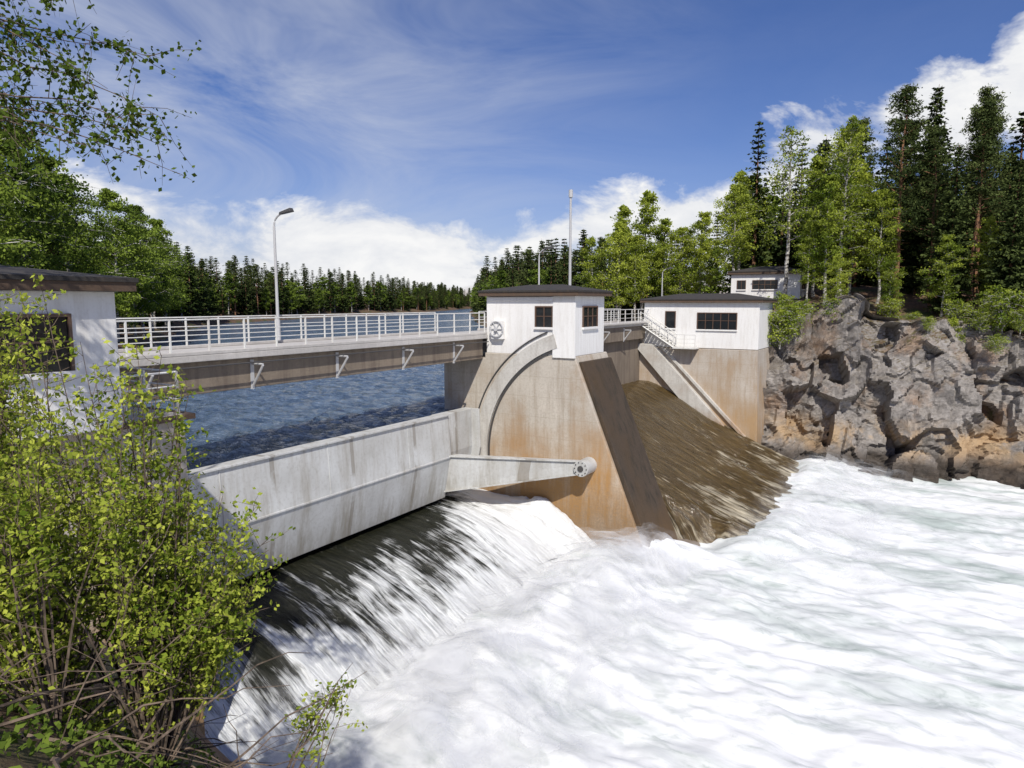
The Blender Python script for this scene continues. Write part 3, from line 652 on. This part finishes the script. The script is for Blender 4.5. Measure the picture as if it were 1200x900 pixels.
def overbirch():
    g=np.random.default_rng(17);A_=Acc();cs=[];sh=[]
    tk=np.array([[-11.2,9.5,2.5],[-11.1,9.4,6],[-10.8,9.3,10],[-10.5,9.2,14],[-10.3,9,18]]);A_.add(*tubeq(tk,[.2,.17,.14,.1,.05],9),0,.5)
    tips=[(-4.6,9.3,8.6),(-4.35,9.1,7.9),(-4.9,9.6,9.5),(-5.3,9,10.2),(-5.7,9.4,8.7),(-6.2,9,9.6),(-6.4,9.6,11.0),(-5.3,8.8,8.2),(-6.9,8.8,8.9),(-7.2,9.2,10.3),(-6.0,9.4,11.6),(-7.2,10,12.2),(-7.8,9,9.6),(-7.8,9,11.3),(-4.7,9.5,8.3),(-5.9,9.8,10.3),(-6.9,9.9,9.6),
      (-5.2,9.2,9.0),(-6.6,9.1,10.6),(-7.4,9.5,9.9),(-7.0,8.9,11.6),(-8.2,9.3,10.6),(-5.6,9.7,9.6),(-4.5,9.0,8.4),(-6.3,9.2,8.4),(-7.6,9.0,8.7)]
    for tp in tips:
        tp=np.array(tp);z0=min(16,tp[2]+g.uniform(-.5,1.8));st_=np.array([-10.7,9.2,z0]);mid=(st_+tp)/2+np.array([0,g.normal(0,.3),.9])
        k=np.linspace(0,1,12)[:,None];P=(1-k)**2*st_+2*k*(1-k)*mid+k**2*tp+g.normal(0,.05,(12,3))*k
        A_.add(*tubeq(P,np.linspace(.03,.003,12),5),0,.5)
        for j in range(34):
            s0=g.uniform(.35,1);q=np.array([np.interp(s0,k[:,0],P[:,m]) for m in range(3)]);dd=g.normal(size=3)*.7;dd[2]-=.35;dd[0]+=.3;dd/=np.linalg.norm(dd);TL=g.uniform(.2,.75)
            A_.add(*tubeq(np.array([q,q+dd*TL*.5+g.normal(0,.02,3),q+dd*TL+np.array([0,0,-.05])]),[.006,.004,.002],3),0,.5)
            n_=int(g.uniform(7,20));tt_=g.uniform(.1,1.05,n_)[:,None];c_=q+dd*TL*tt_+g.normal(0,.045,(n_,3));cs.append(c_);sh.append(np.clip(g.normal(.4,.2,n_),0,1))
    c=np.concatenate(cs);V,Q=leaves(c,g,.075,.75,.5);A_.add(V,Q,1,np.repeat(np.concatenate(sh),4));return A_.mesh('birch_tree',['bark_bush','leaf_dark'])
overbirch()
# ------------------------------------------------------------ world
w=bpy.data.worlds.new('World');sc.world=w;w.use_nodes=True;nt=w.node_tree;nt.nodes.clear()
class WN(NT):
    def __init__(s,t): s.t=t
t=WN(nt);outw=t.n('OutputWorld');bg=t.n('Background');nt.links.new(bg.outputs[0],outw.inputs[0])
SE=math.radians(47)
sk=t.n('TexSky',sky_type='NISHITA',sun_disc=False,sun_elevation=SE,sun_rotation=math.radians(178),air_density=1.0,dust_density=.4,ozone_density=2.5)
tc=t.n('TexCoord').outputs['Generated'];sp=t.n('SeparateXYZ',{0:tc});X_,Y_,Z_=sp.outputs
az=t.math('ARCTAN2',X_,Y_);el=t.math('ARCSINE',Z_)
tint=t.n('Mix',{0:1.,6:sk.outputs[0],7:(1.0,.9,1.1,1)},data_type='RGBA',blend_type='MULTIPLY')
hs=t.n('HueSaturation',{'Saturation':1.2,'Value':.86,'Color':tint.outputs[2]})
n1=t.noise(t.n('Mapping',{'Vector':tc,'Scale':(1,1,2.0)}).outputs[0],6.5,6,.62,.3)
n2=t.noise(t.n('Mapping',{'Vector':tc,'Scale':(1,1,3.4),'Rotation':(0,.4,.4)}).outputs[0],2.0,6,.64,.8)
def blob(a0,e0,wa,we):
    dx=t.math('MULTIPLY',t.math('SUBTRACT',az,math.radians(a0)),1/math.radians(wa));dy=t.math('MULTIPLY',t.math('SUBTRACT',el,math.radians(e0)),1/math.radians(we))
    return t.math('SUBTRACT',1.,t.math('ADD',t.math('MULTIPLY',dx,dx),t.math('MULTIPLY',dy,dy)))
cur=None
for bl in ((-13,3.8,13,4.6),(-30,4.5,13,4.5),(13,5.4,14,4.0),(24,10.5,6,4.5),(31,12,5,4),(38,14,5,4),(90,12,35,8),(-90,12,35,8)):
    b_=blob(*bl);cur=b_ if cur is None else t.math('MAXIMUM',cur,b_)
cur=t.math('MAXIMUM',cur,-1.2)
dens=t.ramp(t.math('ADD',t.math('MULTIPLY',cur,.75),t.ramp(n1,.25,.75,-.95,.95)),.0,.55)
cir=t.math('MULTIPLY',t.ramp(n2,.36,.66),t.math('MULTIPLY',t.ramp(az,.3,-.4,0.05,1.),t.ramp(el,.08,.25,.6,1)))
c1=t.mix(t.math('MULTIPLY',cir,.7,True),hs.outputs[0],(6.2,6.6,7.5))
shade=t.mix(t.ramp(n1,.35,.65),(6.8,7.1,7.8),(9.4,9.4,9.4))
c2=t.mix(dens,c1,shade)
nt.links.new(c2,bg.inputs[0]);bg.inputs[1].default_value=.1
sd=bpy.data.lights.new('sun','SUN');sd.energy=4.5;sd.angle=math.radians(.53);sd.color=(1,.95,.87);so=bpy.data.objects.new('sun',sd);sc.collection.objects.link(so)
vec=Vector((.04*math.cos(SE),-math.cos(SE),math.sin(SE)));so.rotation_euler=vec.to_track_quat('Z','Y').to_euler();so.location=(0,-30,60)
cd=bpy.data.cameras.new('camera');cd.lens=24;cd.sensor_width=36;cd.clip_start=.1;cd.clip_end=6000
co=bpy.data.objects.new('camera',cd);sc.collection.objects.link(co);co.location=(0,0,6.2);co.rotation_euler=(math.radians(83.2),0,0);sc.camera=co
sc.view_settings.view_transform='Standard';sc.view_settings.look='None';sc.view_settings.exposure=0
